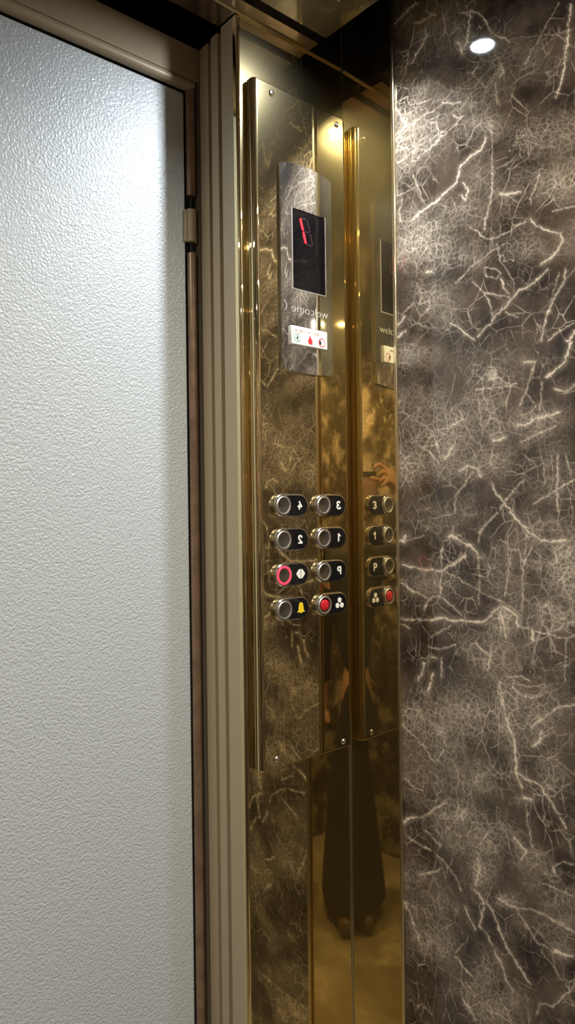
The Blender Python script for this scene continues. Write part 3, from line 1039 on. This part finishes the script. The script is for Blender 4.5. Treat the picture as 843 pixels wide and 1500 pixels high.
# seven-segment digit, mirrored, leaning left at the top
c0, c1 = on_y(440.0, 319, ysc), on_y(448.5, 358, ysc)
gx0, gz1, gz0 = c0.x, c0.z, c1.z
lean = (c0.x - c1.x) / (c0.z - c1.z)
g2 = on_y(458.5, 361, ysc)
dw = g2.x - c1.x


def dig(u, z):   # u from left segment axis, z height -> x with lean
    return gx0 + u + lean * (z - gz1)


def seg_v(bm, u, za, zb, w):
    m = (za + zb) / 2
    h = abs(zb - za) / 2 - .0006
    pts = [(dig(u - w / 2, m - h + w * .4), m - h + w * .4), (dig(u, m - h), m - h), (dig(u + w / 2, m - h + w * .4), m - h + w * .4),
           (dig(u + w / 2, m + h - w * .4), m + h - w * .4), (dig(u, m + h), m + h), (dig(u - w / 2, m + h - w * .4), m + h - w * .4)]
    add_prism_y(bm, pts, ysc - .0003, ysc + .0001)


def seg_h(bm, ua, ub, z, w):
    pts = [(dig(ua, z), z), (dig(ua + w * .4, z - w / 2), z - w / 2), (dig(ub - w * .4, z - w / 2), z - w / 2), (dig(ub, z), z),
           (dig(ub - w * .4, z + w / 2), z + w / 2), (dig(ua + w * .4, z + w / 2), z + w / 2)]
    add_prism_y(bm, pts, ysc - .0003, ysc + .0001)


zm = (gz0 + gz1) / 2
for za, zb in ((zm, gz1), (gz0, zm)):
    bm = bmesh.new()
    seg_v(bm, 0, za, zb, .0042)
    s_ = obj('lit_segment', bm, M['led'], screen)
    s_['label'] = 'glowing red segment'
bm = bmesh.new()
seg_v(bm, dw, zm, gz1, .0034)
seg_v(bm, dw, gz0, zm, .0034)
for z in (gz0, zm, gz1):
    seg_h(bm, .002, dw - .002, z, .0032)
obj('unlit_segments', bm, M['led_off'], screen)

# engraved lettering, mirrored
w0, w1 = on_y(428.5, 452, YP - .007), on_y(481.5, 459, YP - .007)
cz = on_y(452, 455, YP - .007).z
lx = (w0.x + w1.x) / 2
wid = abs(w1.x - w0.x)
g = glyphs('welcome', .0125, 1.0, bold=-0.022, extrude=.0003)
gw = max(v[0] for v in g[0]) - min(v[0] for v in g[0])
g = ([(v[0] * wid / gw, v[1], v[2]) for v in g[0]], g[1])
bm = add_glyphs(bmesh.new(), g, lx, 0, cz)
for v in bm.verts:
    v.co.y = plate_y(v.co.x) + (v.co.y if v.co.y < 0 else .0003)
# round bracket mark left of the word
k = on_y(420, 447, YP - .006)
pts = []
for i in range(13):
    a = math.radians(-70 + 140 * i / 12)
    pts.append((k.x - .006 + .0075 * math.cos(a), k.z + .0085 * math.sin(a)))
for i in range(12, -1, -1):
    a = math.radians(-70 + 140 * i / 12)
    pts.append((k.x - .006 + .0066 * math.cos(a), k.z + .0085 * math.sin(a) * .95))
yk = plate_y(k.x)
add_prism_y(bm, pts, yk - .0003, yk + .0003)
let = obj('lettering', bm, M['etch'], plate)
let['label'] = 'mirrored word welcome'

# ---- notice under the word
n_tl, n_tr, n_br, n_bl = (on_y(*p, YP - .010) for p in ((428.5, 479), (478.8, 489.5), (479.5, 511.5), (429.5, 503)))
nx0, nx1 = (n_tl.x + n_bl.x) / 2, (n_tr.x + n_br.x) / 2
nz1, nz0 = (n_tl.z + n_tr.z) / 2, (n_bl.z + n_br.z) / 2
yn = YP - .0105
bm = bmesh.new()
add_box(bm, nx0 - .0025, nx1 + .0012, yn + .0008, YP - .004, nz0 - .0012, nz1 + .0035, bevel=.0007, seg=2)
notice = obj('notice_holder', bm, M['clear'], panel, smooth=40)
bm = bmesh.new()
add_box(bm, nx0, nx1, yn + .0001, yn + .0009, nz0, nz1)
paper = obj('notice_face', bm, M['notice'], notice)
paper['label'] = 'white strip with green, flame and red ring signs'
nw, nh = nx1 - nx0, nz1 - nz0


def npt(u, v):
    return nx0 + u * nw, nz0 + v * nh


# line of tiny red lettering, far too small to read: rows of short strokes grouped in words
bm = bmesh.new()
rnd = random.Random(3)
u = .05
for wlen in (4, 8, 2, 3, 2, 8):
    for k in range(wlen):
        x, z = npt(u, .84)
        h = nh * .16
        add_box(bm, x, x + nw * .0045, yn - .0001, yn + .0002, z - h / 2, z + h / 2)
        zz = z + rnd.choice((-.4, 0, .4)) * h
        add_box(bm, x, x + nw * .013, yn - .0001, yn + .0002, zz - h * .1, zz + h * .1)
        if rnd.random() < .5:
            add_box(bm, x + nw * .010, x + nw * .0135, yn - .0001, yn + .0002, z - h / 2, z + h / 2)
        u += .0235
    u += .022
x0_, zb_ = npt(.02, .72)
x1_, _ = npt(.98, .72)
obj('notice_lettering', bm, M['notice_rust'], notice)


def ring_bm(bm, cx, cz, ro, ri, y0, y1, n=32, mi=0):
    a = [bm.verts.new((cx + ro * math.cos(2 * PI * i / n), y0, cz + ro * math.sin(2 * PI * i / n))) for i in range(n)]
    b = [bm.verts.new((cx + ri * math.cos(2 * PI * i / n), y0, cz + ri * math.sin(2 * PI * i / n))) for i in range(n)]
    c = [bm.verts.new((cx + ro * math.cos(2 * PI * i / n), y1, cz + ro * math.sin(2 * PI * i / n))) for i in range(n)]
    fs = []
    for i in range(n):
        j = (i + 1) % n
        fs.append(bm.faces.new((a[i], b[i], b[j], a[j])))
        fs.append(bm.faces.new((a[i], a[j], c[j], c[i])))
    for f in fs:
        f.material_index = mi
    bmesh.ops.recalc_face_normals(bm, faces=fs)


ya, yb_ = yn - .0001, yn + .0002
# green ring with a small figure and a stair line
cx, cz = npt(.135, .40)
bm = bmesh.new()
rr_ = nh * .29
ring_bm(bm, cx, cz, rr_, rr_ * .86, ya, yb_)
add_prism_y(bm, [(cx - rr_ * .75, cz - rr_ * .1), (cx - rr_ * .65, cz + .0002), (cx + rr_ * .5, cz - rr_ * .66), (cx + rr_ * .4, cz - rr_ * .78)], ya, yb_)
add_prism_y(bm, circle(cx, cz + rr_ * .5, rr_ * .14, 12), ya, yb_, 1)
add_prism_y(bm, [(cx - rr_ * .2, cz - rr_ * .2), (cx - rr_ * .02, cz - rr_ * .25), (cx + rr_ * .2, cz - rr_ * .4), (cx + rr_ * .25, cz + rr_ * .25), (cx, cz + rr_ * .36), (cx - rr_ * .18, cz + rr_ * .1)], ya, yb_, 1)
obj('stairs_sign', bm, [M['notice_green'], M['notice_dark']], notice)
# flame
cx, cz = npt(.50, .36)
h = nh * .62
fl = [(-.30, -.36), (-.42, -.10), (-.40, .14), (-.30, .02), (-.22, .22), (-.10, .42), (.02, .54), (.02, .36), (.10, .42), (.18, .24), (.20, .10), (.30, .20), (.38, -.04), (.40, -.26), (.30, -.46), (.12, -.40), (.06, -.28), (.0, -.42), (-.14, -.44)]
bm = add_prism_y(bmesh.new(), [(cx + p[0] * h * .78, cz + p[1] * h) for p in fl], ya, yb_)
obj('flame_sign', bm, M['notice_red'], notice)
# red ring
cx, cz = npt(.845, .36)
bm = bmesh.new()
rr_ = nh * .29
ring_bm(bm, cx, cz, rr_, rr_ * .80, ya, yb_)
add_prism_y(bm, [(cx - rr_ * .8, cz + rr_ * .3), (cx - rr_ * .55, cz + rr_ * .55), (cx - rr_ * .2, cz + rr_ * .15), (cx - rr_ * .15, cz - rr_ * .35), (cx - rr_ * .5, cz - rr_ * .6), (cx - rr_ * .75, cz - rr_ * .3)], ya, yb_, 1)
obj('prohibition_sign', bm, [M['notice_red'], M['notice_dark']], notice)

# ---- buttons


def strokes(bm, lines, w, cx, y, cz, hgt, wid):
    for ln in lines:
        pts = [(cx - (p[0] - .5) * wid, cz + (p[1] - .5) * hgt) for p in ln]   # mirrored
        for a, b in zip(pts[:-1], pts[1:]):
            y -= .00003
            d = Vector((b[0] - a[0], b[1] - a[1])).normalized()
            q = Vector((-d.y, d.x)) * (w / 2)
            e = d * (w * .32)
            add_prism_y(bm, [(a[0] - q.x - e.x, a[1] - q.y - e.y), (b[0] - q.x + e.x, b[1] - q.y + e.y),
                             (b[0] + q.x + e.x, b[1] + q.y + e.y), (a[0] + q.x - e.x, a[1] + q.y - e.y)], y - .0004, y + .0004)


def arc(cx, cy, rx, ry, a0, a1, n=10):
    return [(cx + rx * math.cos(math.radians(a0 + (a1 - a0) * i / n)), cy + ry * math.sin(math.radians(a0 + (a1 - a0) * i / n))) for i in range(n + 1)]


GLY = {'4': [[(.62, 1), (.08, .34), (.98, .34)], [(.66, .55), (.66, 0)]],
       '1': [[(.16, .74), (.58, 1), (.58, 0)]],
       '2': [arc(.5, .70, .40, .28, 165, -35) + [(.08, .0), (.95, .0)]],
       '3': [arc(.46, .75, .40, .25, 150, -90, 12), arc(.46, .25, .46, .25, 90, -150, 12)],
       'P': [[(.12, 0), (.12, 1), (.5, 1)] + arc(.5, .73, .42, .27, 90, -90) + [(.12, .46)]]}
BW, BH, BD = .0755, .0375, .0040
yb0 = YP - BD
BTN = [(427, 740, '4'), (484.6, 740.5, '3'), (427.4, 790.2, '2'), (485, 788, '1'),
       (427.7, 841.5, 'door'), (485.3, 836.5, 'P'), (427.8, 891, 'bell'), (485.8, 885.5, 'fan')]
rows = {}
for k, (px, py, leg) in enumerate(BTN):
    c = on_y(px, py, yb0)
    rows.setdefault(k // 2, []).append(c.z)
xl = sum(on_y(b[0], b[1], yb0).x for b in BTN[0::2]) / 4
xr = sum(on_y(b[0], b[1], yb0).x for b in BTN[1::2]) / 4
NAMES = {'4': 'pill-shaped button marked with a white mirrored 4', '3': 'pill-shaped button marked with a white mirrored 3',
         '2': 'pill-shaped button marked with a white mirrored 2', '1': 'pill-shaped button marked with a white mirrored 1',
         'P': 'pill-shaped button marked with a white mirrored P', 'door': 'door button with a glowing red ring',
         'bell': 'alarm button with a yellow bell', 'fan': 'fan button with a red cap'}
for k, (px, py, leg) in enumerate(BTN):
    cz = sum(rows[k // 2]) / 2
    cx = xl if k % 2 == 0 else xr
    # chrome body
    bm = bmesh.new()
    add_prism_y(bm, pill(cx, cz, BW, BH), yb0, YP - .0002)
    fe = [e for e in bm.edges if e.verts[0].co.y < yb0 + 1e-6 and e.verts[1].co.y < yb0 + 1e-6]
    bmesh.ops.bevel(bm, geom=fe, offset=.0010, segments=2, profile=.5, affect='EDGES')
    b = obj('call_button', bm, M['rim'], panel, smooth=40)
    b['label'] = NAMES[leg]
    # black face inlaid in the rim
    bm = add_prism_y(bmesh.new(), pill(cx, cz, BW - .0044, BH - .0044), yb0 - .0004, yb0 + .002)
    obj('button_face', bm, M['black'], b)
    # ring and cap at the left end
    rx = cx - BW / 2 + BH / 2 - .0004
    R1 = .0166
    bm = bmesh.new()
    add_lathe_y(bm, rx, cz, [(R1 + .0016, yb0 - .0004), (R1 + .0016, yb0 - .0024), (R1 + .0008, yb0 - .0034), (R1 - .0012, yb0 - .0036), (R1 - .0014, yb0 - .0026)])
    obj('button_collar', bm, M['steel'], b, smooth=35)
    bm = bmesh.new()
    add_lathe_y(bm, rx, cz, [(R1 - .0014, yb0 - .0022), (R1 - .0018, yb0 - .0046), (R1 - .0030, yb0 - .0052), (R1 - .0046, yb0 - .0048), (R1 - .0048, yb0 - .0030)])
    lit = leg == 'door'
    rg = obj('button_ring', bm, M['red_ring'] if lit else M['ring'], b, smooth=35)
    if lit:
        rg['label'] = 'glowing red ring'
    bm = bmesh.new()
    if leg == 'fan':
        Rc = R1 - .0047
        add_lathe_y(bm, rx, cz, [(Rc, yb0 - .0012), (.0098, yb0 - .0016), (.0096, yb0 - .0012)], mi=1)
        add_lathe_y(bm, rx, cz, [(.0094, yb0 - .0012), (.0092, yb0 - .0042), (.0080, yb0 - .0052), (.004, yb0 - .0056), (0, yb0 - .0057)])
        cp = obj('button_cap', bm, [M['red_cap'], M['black']], b, smooth=35)
        cp['label'] = 'round red cap'
    else:
        Rc = R1 - .0047
        add_lathe_y(bm, rx, cz, [(Rc, yb0 - .0024), (Rc - .0008, yb0 - .0042), (Rc - .003, yb0 - .0038), (.004, yb0 - .0030), (0, yb0 - .0028)])
        obj('button_cap', bm, M['cap'], b, smooth=50)
    # legend
    lxp = cx + .0188
    yl = yb0 - .0006
    bm = bmesh.new()
    mat = M['white']
    if leg in '4321P':
        strokes(bm, GLY[leg], .0026, lxp, yl, cz, .0118, .0085)
    elif leg == 'door':
        for s in (-1, 1):
            pts = [(lxp + s * .0006, cz - .0075), (lxp + s * .0034, cz - .0075), (lxp + s * .0090, cz - .001), (lxp + s * .0090, cz + .001), (lxp + s * .0034, cz + .0075), (lxp + s * .0006, cz + .0075)]
            add_prism_y(bm, pts if s < 0 else pts[::-1], yl - .0004, yl + .0004)
    elif leg == 'fan':
        for a in (90, 210, 330):
            t = math.radians(a)
            ex, ez = math.cos(t), math.sin(t)
            pts = []
            for i in range(20):
                p = 2 * PI * i / 20
                rad = .0043 * (1 + .12 * math.cos(p))
                lx_, lz_ = rad * math.cos(p), rad * math.sin(p) * 1.02
                pts.append((lxp + ex * .0056 + ex * lx_ - ez * lz_, cz - .001 + ez * .0056 + ez * lx_ + ex * lz_))
            add_prism_y(bm, pts, yl - .0004, yl + .0004)
    else:
        mat = M['yellow']
        hw = [(.0014, .0088), (.0032, .0076), (.0044, .0052), (.0050, .0010), (.0056, -.0036), (.0076, -.0060), (.0076, -.0070), (.0020, -.0070), (.0016, -.0086)]
        pts = [(lxp + p[0], cz + p[1]) for p in hw] + [(lxp - p[0], cz + p[1]) for p in hw[::-1]]
        add_prism_y(bm, pts[::-1], yl - .0004, yl + .0004)
    obj('legend', bm, mat, b)

# ------------------------------------------------------------------ ceiling spotlights
LIGHTS = [
    (.798, .714, (0.90, 0.955, 1.0), 5.6, 'lens', 'small round ceiling spotlight nearest the button panel, mirrored in the marble'),
    (.79, .153, (1.0, 0.92, 0.80), 11, 'lens_warm', 'small round warm ceiling spotlight halfway along the marble wall'),
    (.79, -.44, (1.0, 0.92, 0.78), 11, 'lens_warm', 'small round ceiling spotlight at the back end of the marble wall'),
    (-.25, .66, (1.0, 0.94, 0.85), 8, 'lens_warm', 'added unseen round ceiling spotlight at the left end above the door'),  # left pair is unseen, added for even fill on the marble
    (-.25, -.44, (1.0, 0.92, 0.78), 15, 'lens_warm', 'added unseen round ceiling spotlight in the back left corner'),  # unseen too, added to raise the ambient light
]
for lx_, ly_, colr, pw, lens, lab in LIGHTS:
    t = empty('ceiling_spotlight', (lx_, ly_, ZC))
    tag(t, lab, 'spotlight', 'round ceiling spotlights')
    bm = bmesh.new()
    add_lathe_z(bm, lx_, ly_, [(.0195, ZC - .0012), (.022, ZC - .0040), (.027, ZC - .0046), (.0320, ZC - .0030), (.0330, ZC - .0002)])
    obj('bezel', bm, M['chrome'], t, smooth=50)
    bm = bmesh.new()
    add_lathe_z(bm, lx_, ly_, [(.0196, ZC - .0004), (.0190, ZC - .0020), (.012, ZC - .0030), (0, ZC - .0034)])
    obj('lens', bm, M[lens], t, smooth=60)
    li = bpy.data.lights.new('spot_lamp', 'AREA')
    li.shape = 'DISK'
    li.size = .036
    li.energy = pw
    li.color = colr
    li.spread = math.radians(132 if lens == 'lens' else 160)
    lo_ = bpy.data.objects.new('spot_lamp', li)
    C.objects.link(lo_)
    lo_.parent = t
    lo_.location = (0, 0, -.0065 if lens == 'lens' else -.0037)
    if lens == 'lens':
        lo_.rotation_euler = Vector((-.5 * .42, .87 * .42, -.907)).to_track_quat('-Z', 'Y').to_euler()

# ------------------------------------------------------------------ the photographer (seen only as a reflection)


def P(h, f, z):
    """h to the right of the camera, f forward, z absolute"""
    return HR * h + FWD * f + Vector((0, 0, z))


def skin_mesh(name, joints, edges, parent, mat, root=0, sub=2, origin=None):
    me = bpy.data.meshes.new(name)
    org = origin
    me.from_pydata([tuple(j[0] - org) for j in joints], edges, [])
    o = bpy.data.objects.new(name, me)
    C.objects.link(o)
    sk = o.modifiers.new('skin', 'SKIN')
    sk.use_smooth_shade = True
    for i, j in enumerate(joints):
        r = j[1]
        v = me.skin_vertices[0].data[i]
        v.radius = (r, r) if not isinstance(r, tuple) else r
        v.use_root = (i == root)
    ss = o.modifiers.new('sub', 'SUBSURF')
    ss.levels = sub
    ss.render_levels = sub
    dg = bpy.context.evaluated_depsgraph_get()
    m2 = bpy.data.meshes.new_from_object(o.evaluated_get(dg))
    m2.name = name
    bpy.data.objects.remove(o)
    for p in m2.polygons:
        p.use_smooth = True
    m2.materials.clear()
    o = link(name, m2, mat, parent)
    o.location = org if parent is None else org - world_loc(parent)
    return o


DH = .068    # how far the phone is held to the side
bo = P(-.02, -.27, 0)   # between the feet


BS = 1.12
DZ = CAMZ - 1.30


def B(h, f, z):
    return bo + HR * (h * BS) + FWD * (f * BS) + Vector((0, 0, z * BS))


def A(h, f, z):
    return P(h, f, z + DZ)


# joints: pelvis, spine, chest, neck, head; legs; arms with fingers
J, E = [], []


def jn(co, r, par=None):
    J.append((co, r))
    if par is not None:
        E.append((par, len(J) - 1))
    return len(J) - 1


pel = jn(B(0, 0, .80), .115)
spi = jn(B(0, 0, .95), .105, pel)
che = jn(B(0, 0, 1.10), .115, spi)
nk0 = jn(B(0, .0, 1.24), .055, che)
nk1 = jn(B(0, .01, 1.30), .046, nk0)
hd0 = jn(B(0, .02, 1.36), .066, nk1)
hd1 = jn(B(0, .022, 1.43), .078, hd0)
hd2 = jn(B(0, .015, 1.49), .060, hd1)
for s in (-1, 1):
    hip = jn(B(s * .09, 0, .74), .085, pel)
    kne = jn(B(s * .095, .02, .41), .052, hip)
    ank = jn(B(s * .10, .07, .08), .036, kne)
    toe = jn(B(s * .11, .2, .035), .030, ank)
# right arm hanging
sh = jn(B(.17, 0, 1.18), .052, che)
el = jn(B(.22, -.02, .93), .038, sh)
wr = jn(B(.22, -.06, .72), .026, el)
pm = jn(B(.22, -.08, .65), .030, wr)
for i, a in enumerate((-.022, -.008, .008, .022)):
    f1 = jn(B(.22 + a * .3, -.09 + a, .595), .0085, pm)
    f2 = jn(B(.215 + a * .3, -.095 + a, .565 + abs(a) * .3), .0072, f1)
t1 = jn(B(.205, -.055, .63), .009, pm)
t2 = jn(B(.20, -.045, .60), .0075, t1)
# left arm raised, pinching the phone
sh2 = jn(B(-.17, 0, 1.18), .052, che)
el2 = jn(A(-.43, -.20, 1.13), .038, sh2)
wr2 = jn(A(-.345 + DH, -.035, 1.375), .026, el2)
pm2 = jn(A(-.290 + DH, -.014, 1.425), .026, wr2)
def finger(parent, pts, r0):
    k = parent
    for i, p in enumerate(pts):
        k = jn(A(p[0] - .182 + DH, p[1], p[2]), r0 * (1 - .12 * i), k)
finger(pm2, [(-.078, .004, 1.458), (-.050, .016, 1.466), (-.020, .012, 1.452)], .0092)   # index over the top edge
finger(pm2, [(-.070, .020, 1.440), (-.052, .030, 1.432), (-.044, .018, 1.424)], .0090)   # middle curled
finger(pm2, [(-.074, .028, 1.415), (-.058, .034, 1.408), (-.052, .022, 1.402)], .0086)
finger(pm2, [(-.080, .030, 1.398), (-.066, .034, 1.390), (-.060, .024, 1.386)], .0078)
finger(pm2, [(-.075, .008, 1.405), (-.040, .014, 1.412), (-.006, .013, 1.418)], .0098)   # thumb across the back cover
body = skin_mesh('person', J, E, None, M['skin'], 0, 2, bo)
tag(body, 'person in dark clothes holding up a phone, mirrored in the gold strip', 'person')


def sub_skin(name, items, edges, mat, sub=2):
    return skin_mesh(name, items, edges, body, mat, 0, sub, B(0, 0, 0))


sub_skin('coat', [(B(0, 0, .70), .185), (B(0, 0, .95), .155), (B(0, 0, 1.12), .145), (B(0, 0, 1.22), .080),
                  (B(.175, 0, 1.185), .068), (B(.225, -.02, .93), .052), (B(.222, -.055, .735), .040),
                  (B(-.175, 0, 1.185), .068), (A(-.43, -.20, 1.13), .054), (A(-.362 + DH, -.045, 1.358), .038)],
         [(0, 1), (1, 2), (2, 3), (2, 4), (4, 5), (5, 6), (2, 7), (7, 8), (8, 9)], M['cloth'])
sub_skin('long_skirt', [(B(0, 0, .88), .150), (B(0, .02, .60), .200), (B(0, .05, .30), .245), (B(0, .07, .05), .275), (B(0, .075, .02), .270)],
         [(0, 1), (1, 2), (2, 3), (3, 4)], M['cloth2'])
for s in (-1, 1):
    sub_skin('shoe', [(B(s * .10, .08, .045), .042), (B(s * .105, .20, .04), .040), (B(s * .112, .28, .034), .032)], [(0, 1), (1, 2)], M['shoe'])
sub_skin('hair', [(B(0, -.02, 1.42), .084), (B(0, -.012, 1.49), .080), (B(0, .0, 1.53), .05)], [(0, 1), (1, 2)], M['hair'])
# face
hc = B(0, .022, 1.43)
for s in (-1, 1):
    bm = bmesh.new()
    r = bmesh.ops.create_uvsphere(bm, u_segments=12, v_segments=8, radius=.010)
    bmesh.ops.translate(bm, verts=r['verts'], vec=hc + HR * s * .030 + FWD * .066 + Vector((0, 0, -.01)))
    obj('eye', bm, M['white'], body, smooth=60)
bm = bmesh.new()
r = bmesh.ops.create_uvsphere(bm, u_segments=12, v_segments=8, radius=.012)
for v in r['verts']:
    v.co = Vector((v.co.x, v.co.y, v.co.z * 1.9))
bmesh.ops.translate(bm, verts=r['verts'], vec=hc + FWD * .078 + Vector((0, 0, -.035)))
obj('nose', bm, M['skin'], body, smooth=60)
bm = bmesh.new()
r = bmesh.ops.create_uvsphere(bm, u_segments=12, v_segments=8, radius=.012)
rot = Matrix.Rotation(-PHI, 3, 'Z')
for v in r['verts']:
    v.co = rot @ Vector((v.co.x * 1.8, v.co.y * .6, v.co.z * .5))
bmesh.ops.translate(bm, verts=r['verts'], vec=hc + FWD * .066 + Vector((0, 0, -.072)))
obj('mouth', bm, M['lips'], body, smooth=60)

# the phone in the raised hand
PHX = -.182 + DH
ph = empty('phone', P(PHX, -.007, CAMZ - .012))
tag(ph, 'copper coloured phone held up in the hand, mirrored beside the buttons', 'phone')


def phone_box(h0, h1, f0, f1, z0, z1, bev):
    bm = box(h0, h1, f0, f1, z0, z1, bevel=bev, seg=3)
    for v in bm.verts:
        v.co = P(v.co.x + PHX, v.co.y, v.co.z)
    return bm


obj('phone_body', phone_box(-.036, .036, -.011, -.003, CAMZ - .012, CAMZ + .139, .0035), M['phone'], ph, smooth=40)
obj('phone_edge', phone_box(-.0365, .0365, -.0112, -.0026, CAMZ + .120, CAMZ + .141, .003), M['black'], ph, smooth=40)
bm = bmesh.new()
add_lathe_z(bm, 0, 0, [(.0075, .0), (.0075, .0012), (.0055, .0012), (.0050, .0004), (0, .0004)])
mt = Matrix((HR, Vector((0, 0, 1)), FWD)).transposed()
for v in bm.verts:
    v.co = mt @ v.co + P(PHX, -.003, CAMZ)
obj('camera_lens', bm, M['black'], ph, smooth=40)

# ------------------------------------------------------------------ camera, world
cam = bpy.data.cameras.new('camera')
cam.sensor_fit = 'VERTICAL'
cam.sensor_height = 36
cam.sensor_width = 36
cam.lens = F / 1500 * 36
cam.clip_start = 0.002
co_ = bpy.data.objects.new('camera', cam)
C.objects.link(co_)
k = math.sqrt(1 + ROLL ** 2)
c_, s_ = 1 / k, ROLL / k
Rv = HR * c_ - Vector((0, 0, 1)) * s_
Uv = HR * s_ + Vector((0, 0, 1)) * c_
Bv = -FWD
co_.matrix_world = Matrix(((Rv.x, Uv.x, Bv.x, 0), (Rv.y, Uv.y, Bv.y, 0), (Rv.z, Uv.z, Bv.z, CAMZ), (0, 0, 0, 1)))
bpy.context.scene.camera = co_

w = bpy.data.worlds.new('world')
w.use_nodes = True
w.node_tree.nodes['Background'].inputs[0].default_value = (0.02, 0.02, 0.02, 1)
bpy.context.scene.world = w
sc = bpy.context.scene
sc.view_settings.view_transform = 'Standard'
sc.view_settings.look = 'None'
sc.view_settings.exposure = -0.22
sc.view_settings.gamma = 1
sc.view_settings.use_curve_mapping = False
sc.cycles.max_bounces = 14
sc.cycles.glossy_bounces = 10
